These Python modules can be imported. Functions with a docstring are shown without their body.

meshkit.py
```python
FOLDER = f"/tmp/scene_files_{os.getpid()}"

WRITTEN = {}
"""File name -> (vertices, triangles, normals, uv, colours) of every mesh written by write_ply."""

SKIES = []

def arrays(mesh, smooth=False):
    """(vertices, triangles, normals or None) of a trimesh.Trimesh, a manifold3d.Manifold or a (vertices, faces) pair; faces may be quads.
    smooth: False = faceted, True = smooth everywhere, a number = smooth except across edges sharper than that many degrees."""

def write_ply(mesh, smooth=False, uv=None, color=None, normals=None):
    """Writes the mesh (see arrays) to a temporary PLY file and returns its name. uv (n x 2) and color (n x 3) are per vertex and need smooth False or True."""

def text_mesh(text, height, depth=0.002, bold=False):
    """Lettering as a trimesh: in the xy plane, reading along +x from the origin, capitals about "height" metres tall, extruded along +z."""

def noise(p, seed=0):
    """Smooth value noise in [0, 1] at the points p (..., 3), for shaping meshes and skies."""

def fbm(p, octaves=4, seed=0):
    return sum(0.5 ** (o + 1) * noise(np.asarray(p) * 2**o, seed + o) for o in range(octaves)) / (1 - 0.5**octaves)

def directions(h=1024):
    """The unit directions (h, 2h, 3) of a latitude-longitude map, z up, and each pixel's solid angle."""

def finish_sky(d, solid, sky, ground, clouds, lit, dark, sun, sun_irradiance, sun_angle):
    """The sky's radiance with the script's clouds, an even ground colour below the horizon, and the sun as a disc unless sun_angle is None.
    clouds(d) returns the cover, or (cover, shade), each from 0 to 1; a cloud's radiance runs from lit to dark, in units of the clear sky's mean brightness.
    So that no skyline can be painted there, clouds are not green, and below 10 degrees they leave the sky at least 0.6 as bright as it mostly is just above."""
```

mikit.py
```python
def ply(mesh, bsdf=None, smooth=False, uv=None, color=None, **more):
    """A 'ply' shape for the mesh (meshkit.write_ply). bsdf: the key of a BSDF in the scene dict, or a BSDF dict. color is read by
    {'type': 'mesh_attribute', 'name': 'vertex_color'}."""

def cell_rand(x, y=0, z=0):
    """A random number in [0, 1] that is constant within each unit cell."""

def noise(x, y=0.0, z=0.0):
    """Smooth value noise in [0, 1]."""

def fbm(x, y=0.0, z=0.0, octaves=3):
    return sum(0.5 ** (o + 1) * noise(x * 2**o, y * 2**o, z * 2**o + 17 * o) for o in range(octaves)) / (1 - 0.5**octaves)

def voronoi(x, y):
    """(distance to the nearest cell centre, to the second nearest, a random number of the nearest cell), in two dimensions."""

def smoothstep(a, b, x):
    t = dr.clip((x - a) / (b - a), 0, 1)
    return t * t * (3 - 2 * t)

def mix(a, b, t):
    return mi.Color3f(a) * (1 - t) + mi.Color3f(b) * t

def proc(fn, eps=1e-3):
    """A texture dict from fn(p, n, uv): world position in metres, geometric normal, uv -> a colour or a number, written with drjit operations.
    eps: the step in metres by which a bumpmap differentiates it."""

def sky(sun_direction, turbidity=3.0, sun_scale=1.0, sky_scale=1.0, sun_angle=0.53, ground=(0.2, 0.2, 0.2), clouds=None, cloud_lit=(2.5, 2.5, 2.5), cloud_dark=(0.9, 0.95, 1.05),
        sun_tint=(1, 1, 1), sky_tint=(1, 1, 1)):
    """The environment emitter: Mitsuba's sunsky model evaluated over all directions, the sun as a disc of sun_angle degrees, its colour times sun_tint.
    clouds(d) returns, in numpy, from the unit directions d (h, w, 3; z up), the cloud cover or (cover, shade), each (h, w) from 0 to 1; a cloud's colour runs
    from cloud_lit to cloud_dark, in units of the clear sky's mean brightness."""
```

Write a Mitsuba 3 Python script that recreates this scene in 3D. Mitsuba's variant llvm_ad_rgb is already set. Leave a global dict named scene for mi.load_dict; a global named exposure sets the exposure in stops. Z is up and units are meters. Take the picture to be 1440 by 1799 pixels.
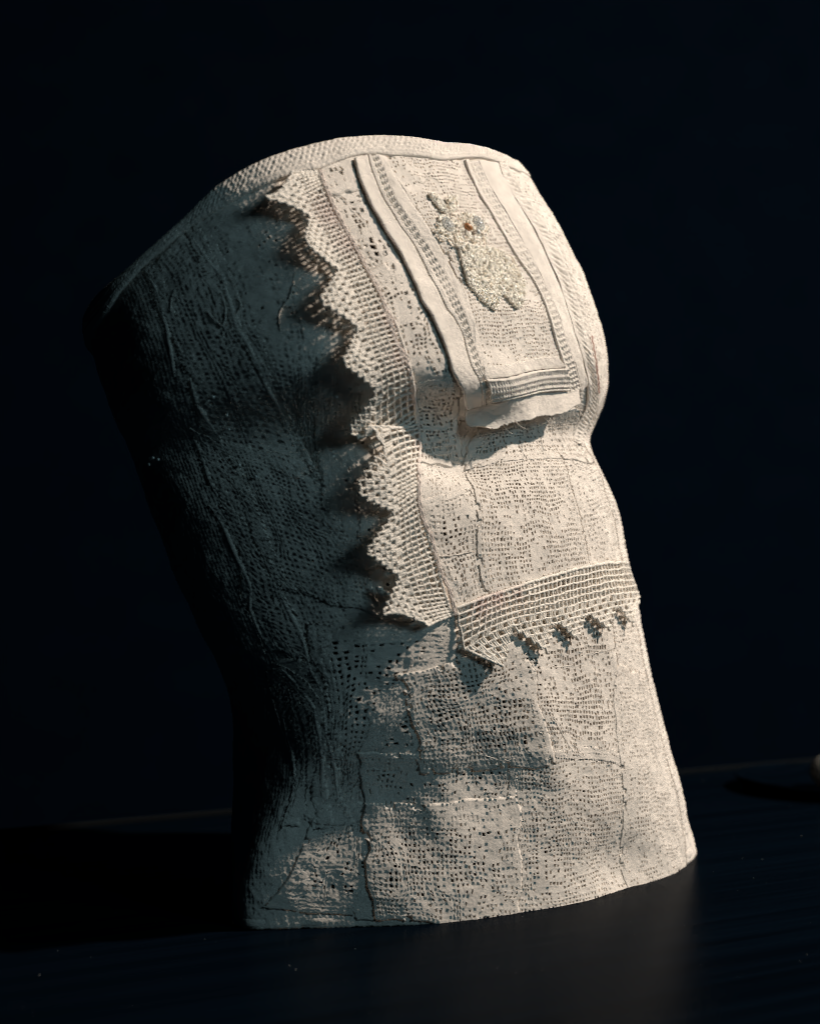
import math, random
import numpy as np
import drjit as dr
import trimesh
import mitsuba as mi
import mikit, meshkit
from mikit import proc, noise as pnoise, fbm as pfbm, smoothstep
from scipy.interpolate import CubicSpline, PchipInterpolator

T = mi.ScalarTransform4f
scene, labels = {}, {}

# ----------------------------------------------------------------- camera, lamps, exposure
CAM = np.array([0.0, 0.0, 0.115])
PITCH = math.radians(2.08)
FWD = np.array([0.0, math.cos(PITCH), math.sin(PITCH)])
FOV = 2 * math.degrees(math.atan(720 / 2480.0))
scene['camera'] = {'type': 'thinlens', 'fov': FOV, 'fov_axis': 'x', 'near_clip': 0.02, 'far_clip': 20.0,
                   'aperture_radius': 0.0028, 'focus_distance': 0.472,
                   'to_world': T().look_at(origin=CAM.tolist(), target=(CAM + FWD).tolist(), up=[0, 0, 1])}
MID = np.array([0.02, 0.50, 0.13])


def lamp(key, direction, dist, radius, rgb, label):
    d = np.array(direction, float)
    d /= np.linalg.norm(d)
    o = MID + d * dist
    scene[key] = {'type': 'disk', 'to_world': T().look_at(origin=o.tolist(), target=MID.tolist(), up=[0.1, 0.2, 1]) @ T().scale(radius),
                  'emitter': {'type': 'area', 'radiance': {'type': 'rgb', 'value': list(rgb)}}}
    labels[key] = {'label': label, 'category': 'lamp'}


KEY_DIR = (0.74, -0.03, 0.67)
lamp('spotlight', KEY_DIR, 1.5, 0.032, (3120, 2640, 2215), 'small warm gallery spotlight high above right of the sculpture')
lamp('soft_lamp', (1.15, -0.88, 0.52), 1.7, 0.26, (2.8, 4.7, 5.4), 'wide dim cool lamp standing behind the camera')
exposure = 0.0

# ----------------------------------------------------------------- the body of the sculpture as a surface (theta, t)
RINGS = [  # left x y depth, right x y depth, ex, b, ez
    (415, 1592, .482, 1218, 1492, .570, 0, .067, 0),
    (413, 1485, .481, 1197, 1408, .566, 0, .0650, 0),
    (414, 1385, .480, 1172, 1318, .562, 0, .0645, 0),
    (414, 1290, .478, 1152, 1232, .560, 0, .0655, 0),
    (400, 1200, .475, 1133, 1148, .559, 0, .0658, 0),
    (368, 1120, .472, 1118, 1066, .559, 0, .067, .001),
    (333, 1045, .471, 1100, 985, .559, 0, .069, .002),
    (298, 970, .470, 1082, 905, .559, 0, .071, .003),
    (268, 898, .469, 1056, 838, .558, 0, .0695, .004),
    (243, 838, .468, 1032, 785, .557, 0, .0655, .005),
    (226, 790, .468, 1046, 742, .558, 0, .077, .006),
    (208, 745, .467, 1063, 690, .559, 0, .082, .0055),
    (195, 702, .467, 1060, 630, .559, 0, .082, .0062),
    (183, 665, .466, 1045, 570, .559, -.001, .0795, .007),
    (175, 638, .466, 1020, 500, .558, -.002, .079, .0078),
    (169, 617, .466, 988, 430, .557, -.003, .078, .0085),
    (166, 598, .466, 944, 357, .556, -.0045, .077, .0092),
    (165, 578, .466, 896, 285, .555, -.006, .0755, .0098),
]
RIGHT = np.array([1.0, 0, 0])
UP = np.cross(RIGHT, FWD)


def from_pixel(px, py, depth):
    return CAM + depth * (FWD + (px - 720) / 2480.0 * RIGHT - (py - 899.5) / 2480.0 * UP)


_t = np.arange(len(RINGS)) / (len(RINGS) - 1)
_L = np.array([from_pixel(r[0], r[1], r[2]) for r in RINGS])
_R = np.array([from_pixel(r[3], r[4], r[5]) for r in RINGS])
_L[0, 2] = _R[0, 2] = 0.0
_E2 = np.array([(r[6], -r[7], r[8]) for r in RINGS])
_rings = CubicSpline(_t, np.hstack([(_L + _R) / 2, (_R - _L) / 2, _E2]))


_dip = PchipInterpolator([-1.5, 0, .12, .32, .5, 1.0, 1.3, 1.6, 1.84, 2.03, 2.25, 2.43, 2.65, 3.14, 4.0, 4.8],
                         [.005, .009, .015, .028, .033, .033, .021, .022, .027, .043, .059, .068, .06, .02, 0, .005])


def body(theta, t):
    t = t - _dip(np.mod(theta + 1.5, 2 * np.pi) - 1.5) * np.clip(t, 0, 1.1) ** 9   # the opening is not quite flat
    q = _rings(t)
    c, s = np.cos(theta), np.sin(theta)
    k = np.where(s < 0, 0.85, 1.0)
    p = q[..., 0:3] + c[..., None] * q[..., 3:6] + (s * k)[..., None] * q[..., 6:9]
    out = c[..., None] * q[..., 3:6] * 0.7 + s[..., None] * q[..., 6:9]
    return p + out / np.linalg.norm(out, axis=-1, keepdims=True) * fold(np.mod(theta + 1.5, 2 * np.pi) - 1.5, t)[..., None]


_fold_at = PchipInterpolator([-.1, .034, .111, .187, .267, .32, .40, 1.1], [2.62, 2.52, 2.33, 2.10, 1.78, 1.64, 1.62, 1.61])
_fold_by = PchipInterpolator([-.1, 0, .10, .187, .267, .35, .44, .52, .62, .9, 1.1], [.0105, .0115, .0112, .0098, .009, .010, .010, .009, .011, .010, .008])


def fold(theta, t):
    """The long soft corner between the front and the left flank."""
    wide = np.interp(t, [0.0, 0.12, 0.27], [0.25, 0.27, 0.39])
    return _fold_by(t) * np.exp(-((theta - _fold_at(t)) / wide) ** 2)


def lumps(p):
    big = meshkit.noise(p * 28, 3) - 0.5
    mid = meshkit.noise(p * 75, 5) - 0.5
    small = meshkit.noise(p * 210, 8) - 0.5
    return 0.0026 * big + 0.0011 * mid + 0.00035 * small


def dents(theta, t):
    """Hollows and folds of the cloth, in metres along the normal: (theta, t, size theta, size t, depth)."""
    out = np.zeros(np.broadcast(theta, t).shape)
    for a, b, sa, sb, d in DENTS:
        out = out + d * np.exp(-((theta - a) / sa) ** 2 - ((t - b) / sb) ** 2)
    return out


DENTS = [(0.95, 0.03, 0.20, 0.035, -0.004), (1.55, 0.13, 0.16, 0.05, -0.0025), (1.85, 0.11, 0.12, 0.06, -0.0022),
         (1.25, 0.16, 0.10, 0.06, 0.0018), (2.22, 0.125, 0.28, 0.055, -0.0070), (1.60, .50, .15, .05, .0040), (1.15, .605, .24, .04, .0065), (1.30, .475, .22, .034, -.008), (1.05, 0.20, 0.12, 0.04, -0.0015)]


def normal(theta, t, e=0.012):
    du = body(theta + e, t) - body(theta - e, t)
    dv = body(theta, np.minimum(t + e, 1.04)) - body(theta, np.maximum(t - e, -0.02))
    n = np.cross(dv, du)
    return n / np.linalg.norm(n, axis=-1, keepdims=True)


def surf(theta, t, h=0.0):
    """Point of the cloth at (theta, t), h metres above it."""
    theta, t = np.broadcast_arrays(np.asarray(theta, float), np.asarray(t, float))
    p, n = body(theta, t), normal(theta, t)
    lift = lumps(p) + dents(theta, t) + h
    return p + n * np.asarray(lift)[..., None]
# where seams, edges and ornaments run on the cloth, as (theta, t)
TR = {
 'side_in': [[1.5293,0.9487],[1.546,0.9252],[1.5606,0.8634],[1.5514,0.7989],[1.5428,0.7481],[1.5252,0.6692],[1.4958,0.6331],[1.4699,0.5922],[1.4436,0.5469],[1.4498,0.4997],[1.5152,0.4555],[1.5509,0.4242],[1.5559,0.4092],[1.5434,0.384],[1.5463,0.3581],[1.5331,0.331],[1.5368,0.3066]],
 'side_tips': [[1.7457,0.9166],[1.7041,0.8232],[1.7268,0.7175],[1.6943,0.6396],[1.6815,0.5614],[1.7352,0.4415],[1.7678,0.3825],[1.7824,0.3172]],
 'side_hollows': [[1.6296,0.9509],[1.6543,0.8679],[1.6448,0.7752],[1.6433,0.6797],[1.5968,0.597],[1.6256,0.4724],[1.6511,0.4163],[1.6963,0.3513],[1.6575,0.2996]],
 'side_at_tips': [[1.5452,0.9274],[1.5498,0.8383],[1.5408,0.7461],[1.4954,0.6554],[1.4489,0.5605],[1.5093,0.4577],[1.5507,0.3948],[1.5481,0.3248]],
 'side_at_hollows': [[1.5293,0.9487],[1.5566,0.8756],[1.5464,0.7941],[1.5164,0.6958],[1.4732,0.6097],[1.4474,0.5041],[1.5443,0.4307],[1.5454,0.3628],[1.5368,0.3066]],
 'chin_top': [[1.5177,0.3133],[1.365,0.3233],[1.2166,0.3321],[1.0875,0.3381],[0.8818,0.345],[0.6881,0.349],[0.4048,0.3495]],
 'chin_tips': [[1.4282,0.2539],[1.2048,0.2597],[1.0182,0.2688],[0.8056,0.2737],[0.5622,0.2753]],
 'chin_hollows': [[1.5381,0.2716],[1.3171,0.2916],[1.1065,0.2953],[0.9145,0.3003],[0.6637,0.3054],[0.3036,0.306]],
 'chin_at_tips': [[1.4131,0.3206],[1.1643,0.3349],[0.9449,0.3432],[0.7338,0.348],[0.4426,0.3495]],
 'chin_at_hollows': [[1.5177,0.3133],[1.2947,0.3274],[1.0601,0.339],[0.8462,0.3459],[0.6225,0.3493],[0.3149,0.3494]],
 'tape_l0': [[1.3949,0.9586],[1.4268,0.9132],[1.4342,0.8787],[1.4315,0.8407],[1.4123,0.7938],[1.4111,0.7286],[1.3885,0.6983],[1.3589,0.6494],[1.3535,0.6239],[1.3052,0.5945],[1.2511,0.5639]],
 'tape_l1': [[1.332,0.9642],[1.3617,0.9323],[1.3758,0.886],[1.3703,0.8513],[1.3428,0.8092],[1.3397,0.7647],[1.3244,0.7164],[1.3026,0.6988],[1.2764,0.6689],[1.2798,0.6336],[1.2592,0.6146],[1.1945,0.5749]],
 'lad_l1': [[1.294,0.9647],[1.3067,0.9381],[1.3368,0.8839],[1.3087,0.8368],[1.2839,0.7984],[1.2725,0.7532],[1.2626,0.7167],[1.2459,0.6899],[1.2375,0.6582],[1.2353,0.625],[1.1599,0.5805]],
 'plain_l1': [[1.2605,0.9611],[1.2836,0.8961],[1.2632,0.8398],[1.2523,0.8134],[1.2488,0.784],[1.2375,0.7471],[1.2235,0.7098],[1.2099,0.6686],[1.2212,0.6239]],
 'lad_r0': [[0.8911,0.9662],[0.9405,0.8919],[0.9234,0.8165],[0.8693,0.7682],[0.8498,0.7059],[0.8016,0.6582],[0.7016,0.6054]],
 'lad_r1': [[0.8125,0.9669],[0.8467,0.898],[0.8258,0.8211],[0.798,0.7591],[0.7693,0.6975],[0.7096,0.6535],[0.6168,0.6136]],
 'plain_r1': [[0.6538,0.9714],[0.6944,0.9082],[0.7099,0.8262],[0.685,0.7706],[0.6765,0.7072],[0.6452,0.6608],[0.5826,0.6278]],
 'edge_r1': [[0.5549,0.9793],[0.5659,0.9339],[0.5494,0.8806],[0.5133,0.8367],[0.4984,0.7923],[0.5032,0.7437],[0.5276,0.6913],[0.4906,0.6419],[0.2547,0.5803],[0.4307,0.5083]],
 'edge_r0': [[0.6472,0.9724],[0.709,0.9253],[0.7049,0.8739],[0.7089,0.825],[0.6875,0.7808],[0.6864,0.7319],[0.6665,0.6814],[0.602,0.6361],[0.4817,0.5787],[0.5351,0.5154]],
 'red_thread': [[0.5397,0.7056],[0.5525,0.6783],[0.5382,0.6575],[0.5023,0.6388],[0.4397,0.6205]],
 'sill0': [[1.2334,0.6308],[1.1139,0.6386],[0.942,0.6536],[0.831,0.6613]],
 'sill1': [[1.2381,0.6164],[1.1682,0.6195],[1.0334,0.6293],[0.7682,0.6447]],
 'braid1': [[1.1909,0.5873],[1.1,0.5965],[0.9423,0.6014],[0.7183,0.6095]],
 'flap0': [[1.2423,0.5573],[1.1749,0.5807],[1.1008,0.5948],[0.9475,0.6006],[0.7225,0.6081],[0.6439,0.618]],
 'flap1': [[1.2663,0.5142],[1.1772,0.5444],[1.0834,0.5637],[0.9726,0.5748],[0.8548,0.5751],[0.7161,0.59],[0.6751,0.5984]],
 'rim0': [[2.6491,0.8752],[2.44,0.9269],[2.2609,0.957],[2.0383,0.9651],[1.8548,0.954],[1.7429,0.9534],[1.6457,0.9541],[1.5305,0.953],[1.4457,0.9597],[1.3624,0.965],[1.3093,0.9645],[1.2364,0.9605],[1.0886,0.9606],[0.8737,0.97],[0.705,0.9734],[0.5869,0.972]],
 'p_a1_l': [[1.5686,0.9562],[1.5637,0.9191]],
 'p_a1_r': [[1.3772,0.9558],[1.4076,0.9168]],
 'p_a2_l': [[1.5662,0.9265],[1.5617,0.8481],[1.5696,0.7528]],
 'p_a2_r': [[1.4023,0.9236],[1.4168,0.8198],[1.412,0.7691]],
 'p_a3_l': [[1.5726,0.7619],[1.5249,0.6708],[1.4864,0.5919],[1.4478,0.5659]],
 'p_a3_r': [[1.3976,0.7815],[1.3836,0.6887],[1.3358,0.5988]],
 'p_a4_l': [[1.4599,0.5849],[1.4721,0.4814]],
 'p_a4_r': [[1.3295,0.611],[1.2511,0.4917]],
 'p_owl_l': [[1.2657,0.9529],[1.2726,0.8734],[1.2371,0.8078],[1.23,0.7231],[1.2326,0.6233]],
 'p_owl_r': [[0.8647,0.964],[0.9073,0.8627],[0.8502,0.7878],[0.8369,0.7162],[0.8034,0.6448]],
 'p_s_l': [[1.4594,0.4888],[1.5402,0.415]],
 'p_s_r': [[1.1552,0.5381],[1.2308,0.4595]],
 'p_b1_l': [[1.1635,0.5223],[1.2293,0.4807]],
 'p_b1_r': [[0.5091,0.573],[0.3809,0.4924]],
 'p_b2_l': [[1.2123,0.484],[1.3228,0.4104],[1.3699,0.3221]],
 'p_b2_r': [[0.7303,0.4873],[0.7801,0.408],[0.7941,0.3338]],
 'p_b3_l': [[0.7327,0.4913],[0.7911,0.4083],[0.8151,0.3323]],
 'p_b3_r': [[0.2479,0.5119],[0.4292,0.4161],[0.3883,0.3429]],
 'p_b4_l': [[1.5446,0.423],[1.5502,0.3606],[1.5402,0.3125]],
 'p_b4_r': [[1.3061,0.432],[1.3456,0.3805],[1.3629,0.322]],
 'p_c1_l': [[1.3438,0.2846],[1.3126,0.2119],[1.2794,0.1545]],
 'p_c1_r': [[0.7015,0.2973],[0.7472,0.2025],[0.8379,0.133]],
 'p_c2_l': [[1.7749,0.2439],[1.7661,0.1986],[1.7671,0.1508]],
 'p_c2_r': [[1.2598,0.2708],[1.2839,0.2051],[1.2595,0.1463]],
 'p_c3_l': [[1.9294,0.2194],[1.9838,0.1511]],
 'p_c3_r': [[1.7558,0.2381],[1.753,0.1498]],
 'p_c4_l': [[1.9786,0.164],[2.0054,0.098]],
 'p_c4_r': [[1.38,0.1564],[1.4206,0.0914]],
 'p_c5_l': [[2.0023,0.1075],[2.0144,0.0705],[2.0253,0.0124]],
 'p_c5_r': [[1.4126,0.1034],[1.4455,0.0598],[1.4783,-0.0066]],
 'p_c6_l': [[2.1761,0.1036],[2.3049,0.0574],[2.3993,0.0271]],
 'p_c6_r': [[1.9762,0.112],[2.0042,0.0699],[2.0137,0.0107]],
 'p_c7_l': [[1.4083,0.1553],[1.4332,0.0865],[1.4901,-0.0039]],
 'p_c7_r': [[0.844,0.1392],[0.8899,0.0845],[0.9198,-0.0053]],
 'p_c8_l': [[0.7318,0.2276],[0.8581,0.1246],[0.8973,0.0673],[0.931,-0.0045]],
 'p_c8_r': [[0.4056,0.2133],[0.3879,0.1207],[0.3781,0.0642],[0.4528,0.0049]],
 'p_c9_l': [[0.8109,0.3342],[0.753,0.2251]],
 'p_c9_r': [[0.3889,0.3278],[0.3908,0.2133]],
 'p_d1_l': [[2.0945,0.3047],[2.1044,0.2263],[2.0916,0.1213]],
 'p_d1_r': [[1.5334,0.294],[1.702,0.2413],[1.9554,0.1565]],
 'p_d2_l': [[2.0964,0.127],[2.1783,0.101]],
 'p_d2_r': [[1.9547,0.16],[1.9871,0.1044]],
 'p_e1_l': [[2.0389,0.9525],[2.0268,0.8604],[2.0188,0.7308],[1.9761,0.6659],[1.9342,0.5931],[1.8851,0.5028],[1.8638,0.4733]],
 'p_e1_r': [[1.6656,0.949],[1.7188,0.8127],[1.7666,0.6367],[1.8281,0.4663]],
 'p_e2_l': [[2.2796,0.9403],[2.2962,0.7903],[2.2586,0.6586],[2.2379,0.5724],[2.2072,0.5147]],
 'p_e2_r': [[2.0152,0.955],[2.0128,0.735],[1.925,0.5941],[1.8598,0.4714]],
 'p_e4_l': [[2.1969,0.5271],[2.1827,0.4353],[2.1995,0.3718],[2.1704,0.352]],
 'p_e4_r': [[1.8534,0.4764],[1.8678,0.4242],[1.7975,0.3613],[1.8157,0.319]],
 'p_e4b_l': [[1.7606,0.6269],[1.8258,0.4664],[1.9033,0.3822]],
 'p_e4b_r': [[1.6119,0.6643],[1.581,0.4764],[1.6397,0.3568]],
 'p_e5_l': [[2.3236,0.5543],[2.3211,0.4845],[2.3069,0.4469]],
 'p_e5_r': [[2.188,0.5223],[2.1692,0.4384],[2.1717,0.4127]],
 'p_e6_l': [[2.3655,0.4449],[2.3286,0.3891],[2.3637,0.3371],[2.3576,0.2858]],
 'p_e6_r': [[2.1724,0.4188],[2.1614,0.3635],[2.181,0.3336],[2.1507,0.2727]],
 'p_e7_l': [[2.3287,0.2623],[2.2486,0.2364],[2.1607,0.1916],[2.1582,0.0983]],
 'p_e7_r': [[2.1479,0.2772],[2.1208,0.2303],[2.0892,0.137],[2.0929,0.1003]],
 'p_e8_l': [[2.4383,0.2469],[2.3588,0.1904],[2.33,0.1386],[2.3324,0.102]],
 'p_e8_r': [[2.3229,0.259],[2.1725,0.2143],[2.1453,0.138],[2.1525,0.1015]],
 'crease_00': [[2.0334,0.7933],[2.0324,0.7725],[2.0725,0.7283],[2.0897,0.741],[2.1104,0.7679]],
 'crease_01': [[2.1975,0.8387],[2.2252,0.8239],[2.2553,0.7894]],
 'crease_02': [[1.7589,0.7896],[1.8042,0.7513],[1.863,0.7176],[1.8674,0.6969]],
 'crease_03': [[1.9832,0.7742],[1.9753,0.7598],[2.0119,0.7429]],
 'crease_04': [[1.2301,0.1997],[1.1939,0.1805],[1.1482,0.1602],[1.0787,0.1398]],
 'crease_05': [[0.7685,0.1604],[0.8293,0.143],[0.8603,0.124]],
 'crease_06': [[0.9276,0.0807],[0.8996,0.062],[0.8714,0.0489]],
 'crease_07': [[1.5373,0.1619],[1.4897,0.1539],[1.4281,0.1505],[1.3712,0.153]],
 'crease_08': [[1.1731,0.2503],[1.1261,0.2418],[1.0366,0.241],[0.9983,0.2475]],
 'crease_09': [[0.9582,0.2516],[0.8387,0.2516],[0.7444,0.2535]],
 'crease_10': [[1.3149,0.1794],[1.2831,0.1762],[1.2703,0.1628]],
 'crease_11': [[0.6557,0.1204],[0.8295,0.1223],[0.9457,0.1168]],
 'crease_12': [[1.458,0.4853],[1.5118,0.4516],[1.5489,0.4262]],
 'crease_13': [[1.2196,0.9269],[1.1954,0.9164],[1.1307,0.9276],[1.1198,0.9224]],
 'crease_14': [[1.2316,0.5875],[1.2023,0.5838]],
 'crease_15': [[1.3511,0.9374],[1.2834,0.9314]],
 'crease_16': [[1.5782,0.3671],[1.4615,0.3676],[1.3815,0.3704]],
 'fold_00': [[2.2596,0.6587],[2.2602,0.6027],[2.2387,0.5718],[2.2043,0.5358],[2.2079,0.5147]],
 'fold_01': [[2.3339,0.5502],[2.3258,0.5209],[2.3295,0.4859],[2.3169,0.4526]],
 'fold_02': [[2.3737,0.4448],[2.3459,0.42],[2.3366,0.3883],[2.3235,0.3606],[2.3817,0.3223],[2.3679,0.2847]],
 'fold_03': [[2.1721,0.3592],[2.1862,0.3328],[2.1654,0.2962],[2.1666,0.2628],[2.1286,0.2303],[2.128,0.1961],[2.1033,0.1729],[2.0885,0.1365],[2.1111,0.1016]],
 'fold_04': [[2.3389,0.2581],[2.2518,0.2362],[2.179,0.2141],[2.1624,0.1914],[2.1436,0.1368],[2.1552,0.1005]],
 'fold_05': [[2.3983,0.2189],[2.3728,0.1901],[2.3558,0.1746],[2.342,0.1387]],
 'fold_06': [[2.0401,0.9541],[2.028,0.8616],[2.006,0.822],[2.0202,0.7318],[1.9776,0.6662],[1.9352,0.5911],[1.899,0.5468],[1.8849,0.5037],[1.8635,0.4741]],
 'fold_07': [[2.297,0.9157],[2.2866,0.8502],[2.2972,0.7905],[2.3139,0.7298],[2.3276,0.6611]],
 'owl_body': [[1.1914,0.8139],[1.0196,0.8167],[0.9453,0.8018],[0.9474,0.7656],[0.9768,0.7411],[1.0256,0.7256],[1.0479,0.7359],[1.0721,0.7489],[1.1012,0.7325],[1.1244,0.7202],[1.1667,0.7302],[1.1955,0.745],[1.2127,0.7567],[1.2072,0.7815]],
 'owl_head': [[1.2574,0.8411],[1.1985,0.8623],[1.1266,0.8719],[1.0632,0.8702],[1.0159,0.8661],[1.0116,0.8479],[1.0338,0.8318],[1.0911,0.811],[1.1827,0.8106],[1.2291,0.8171],[1.2546,0.8273]],
 'owl_ear': [[1.2059,0.8967],[1.1861,0.8974],[1.1676,0.8871],[1.1529,0.8695],[1.181,0.8629],[1.1958,0.877]],
 'owl_ear2': [[1.1357,0.8898],[1.1131,0.8951],[1.0916,0.8941],[1.1114,0.8796],[1.1505,0.8677],[1.1453,0.8788]],
 'owl_eye': [[1.1957,0.847]],
 'owl_eye2': [[1.0545,0.8533]],
 'owl_beak': [[1.1254,0.8481],[1.1102,0.8414]],
 'owl_spot': [[1.0845,0.838]],
 'sparkles': [[2.1732,0.6129],[2.1378,0.5777],[2.1449,0.5543],[2.1529,0.495],[2.098,0.4761],[2.6448,0.5352],[2.6161,0.5355],[2.58,0.5303],[2.6763,0.527],[1.7086,0.5827]],
 'tuft': [[1.7751,0.337],[1.7319,0.3311]],
 'tuft_thread': [[1.7061,0.3533],[1.7218,0.3418],[1.7386,0.3315]],
 'frays': [[1.0697,0.5693],[0.8734,0.5674],[0.8567,0.5703],[0.8395,0.5731],[1.1061,0.5517],[0.6998,0.5935]],
 'pale': [[1.8236,0.9816]],
}
TR = {k: np.array(v) for k, v in TR.items()}


# ----------------------------------------------------------------- materials
def bsdf(key, d):
    scene[key] = {'type': 'twosided', 'bsdf': d}


def principled(col, rough, spec=0.35, **k):
    return {'type': 'principled', 'base_color': col if isinstance(col, dict) else {'type': 'rgb', 'value': list(col)}, 'roughness': rough, 'specular': spec, **k}


def plaster(p, n, uv):
    v = pfbm(p.x * 260, p.y * 260, p.z * 260, 3)
    w = pfbm(p.x * 45 + 9, p.y * 45, p.z * 45, 3)
    return mi.Color3f(0.70, 0.655, 0.60) * (0.80 + 0.20 * v + 0.16 * w)


def weave(p, n, uv):
    a = pnoise(p.x * 1500, p.y * 1500, p.z * 1500)
    b = pnoise(p.x * 3400, p.y * 3400, p.z * 3400)
    return 0.00008 * a + 0.00003 * b


def cotton(p, n, uv):
    return mi.Color3f(0.72, 0.675, 0.62) * (0.86 + 0.2 * pfbm(p.x * 320, p.y * 320, p.z * 320, 2))


def fuzz(p, n, uv):
    return 0.00012 * pnoise(p.x * 2600, p.y * 2600, p.z * 2600) + 0.0002 * pnoise(p.x * 900, p.y * 900, p.z * 900)


bsdf('plaster', {'type': 'bumpmap', 'nested': principled(proc(plaster), 0.85, 0.25), 'bump': proc(weave, 1.2e-4), 'scale': 1.0})
bsdf('cotton', {'type': 'bumpmap', 'nested': principled(proc(cotton), 0.9, 0.2, sheen=0.25), 'bump': proc(fuzz, 1.2e-4), 'scale': 1.0})
bsdf('yarn', {'type': 'bumpmap', 'nested': principled({'type': 'mesh_attribute', 'name': 'vertex_color'}, 0.8, 0.25, sheen=0.3), 'bump': proc(fuzz, 1.2e-4), 'scale': 1.0})
bsdf('shade_core', principled((0.040, 0.032, 0.026), 0.9, 0.1))  # near-black colour standing in for the unlit hollow behind the holes
bsdf('bead', principled((0.96, 0.92, 0.83), 0.3, 0.5, clearcoat=0.5, clearcoat_gloss=0.95))
bsdf('silver', principled((0.72, 0.72, 0.69), 0.2, 0.8, metallic=0.25, clearcoat=0.6))
bsdf('clear_bead', principled((0.96, 0.93, 0.85), 0.08, 0.9,  clearcoat=1.0, clearcoat_gloss=1.0))
bsdf('amber', principled((0.42, 0.19, 0.08), 0.3, 0.5))
bsdf('pink_thread', principled((0.60, 0.40, 0.36), 0.8, 0.2))


# ----------------------------------------------------------------- mesh helpers
def at(poly, s):
    poly = np.asarray(poly, float)
    d = np.r_[0, np.cumsum(np.linalg.norm(np.diff(poly, axis=0) * [1.0, 2.5], axis=1))]
    s = np.asarray(s, float)
    f = (lambda x: poly[0] + x[..., None] * (poly[1] - poly[0])) if len(poly) == 2 else PchipInterpolator(d / d[-1], poly)
    c = np.clip(s, 0, 1)
    out = f(c)
    if np.any(c != s):                                       # straight on beyond the ends
        e = 0.02
        k = (f(np.where(s > 0.5, 1.0, e)) - f(np.where(s > 0.5, 1 - e, 0.0))) / e
        out = out + k * (s - c)[..., None]
    return out


def length(poly, h=0.0):
    q = at(poly, np.linspace(0, 1, 40))
    p = surf(q[:, 0], q[:, 1], h)
    return np.linalg.norm(np.diff(p, axis=0), axis=1).sum()


def ruled(a, b, s, w):
    """(theta, t) between the edges a (w = 0) and b (w = 1)."""
    A, B = at(a, s), at(b, s)
    return A + np.asarray(w)[..., None] * (B - A)


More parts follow.
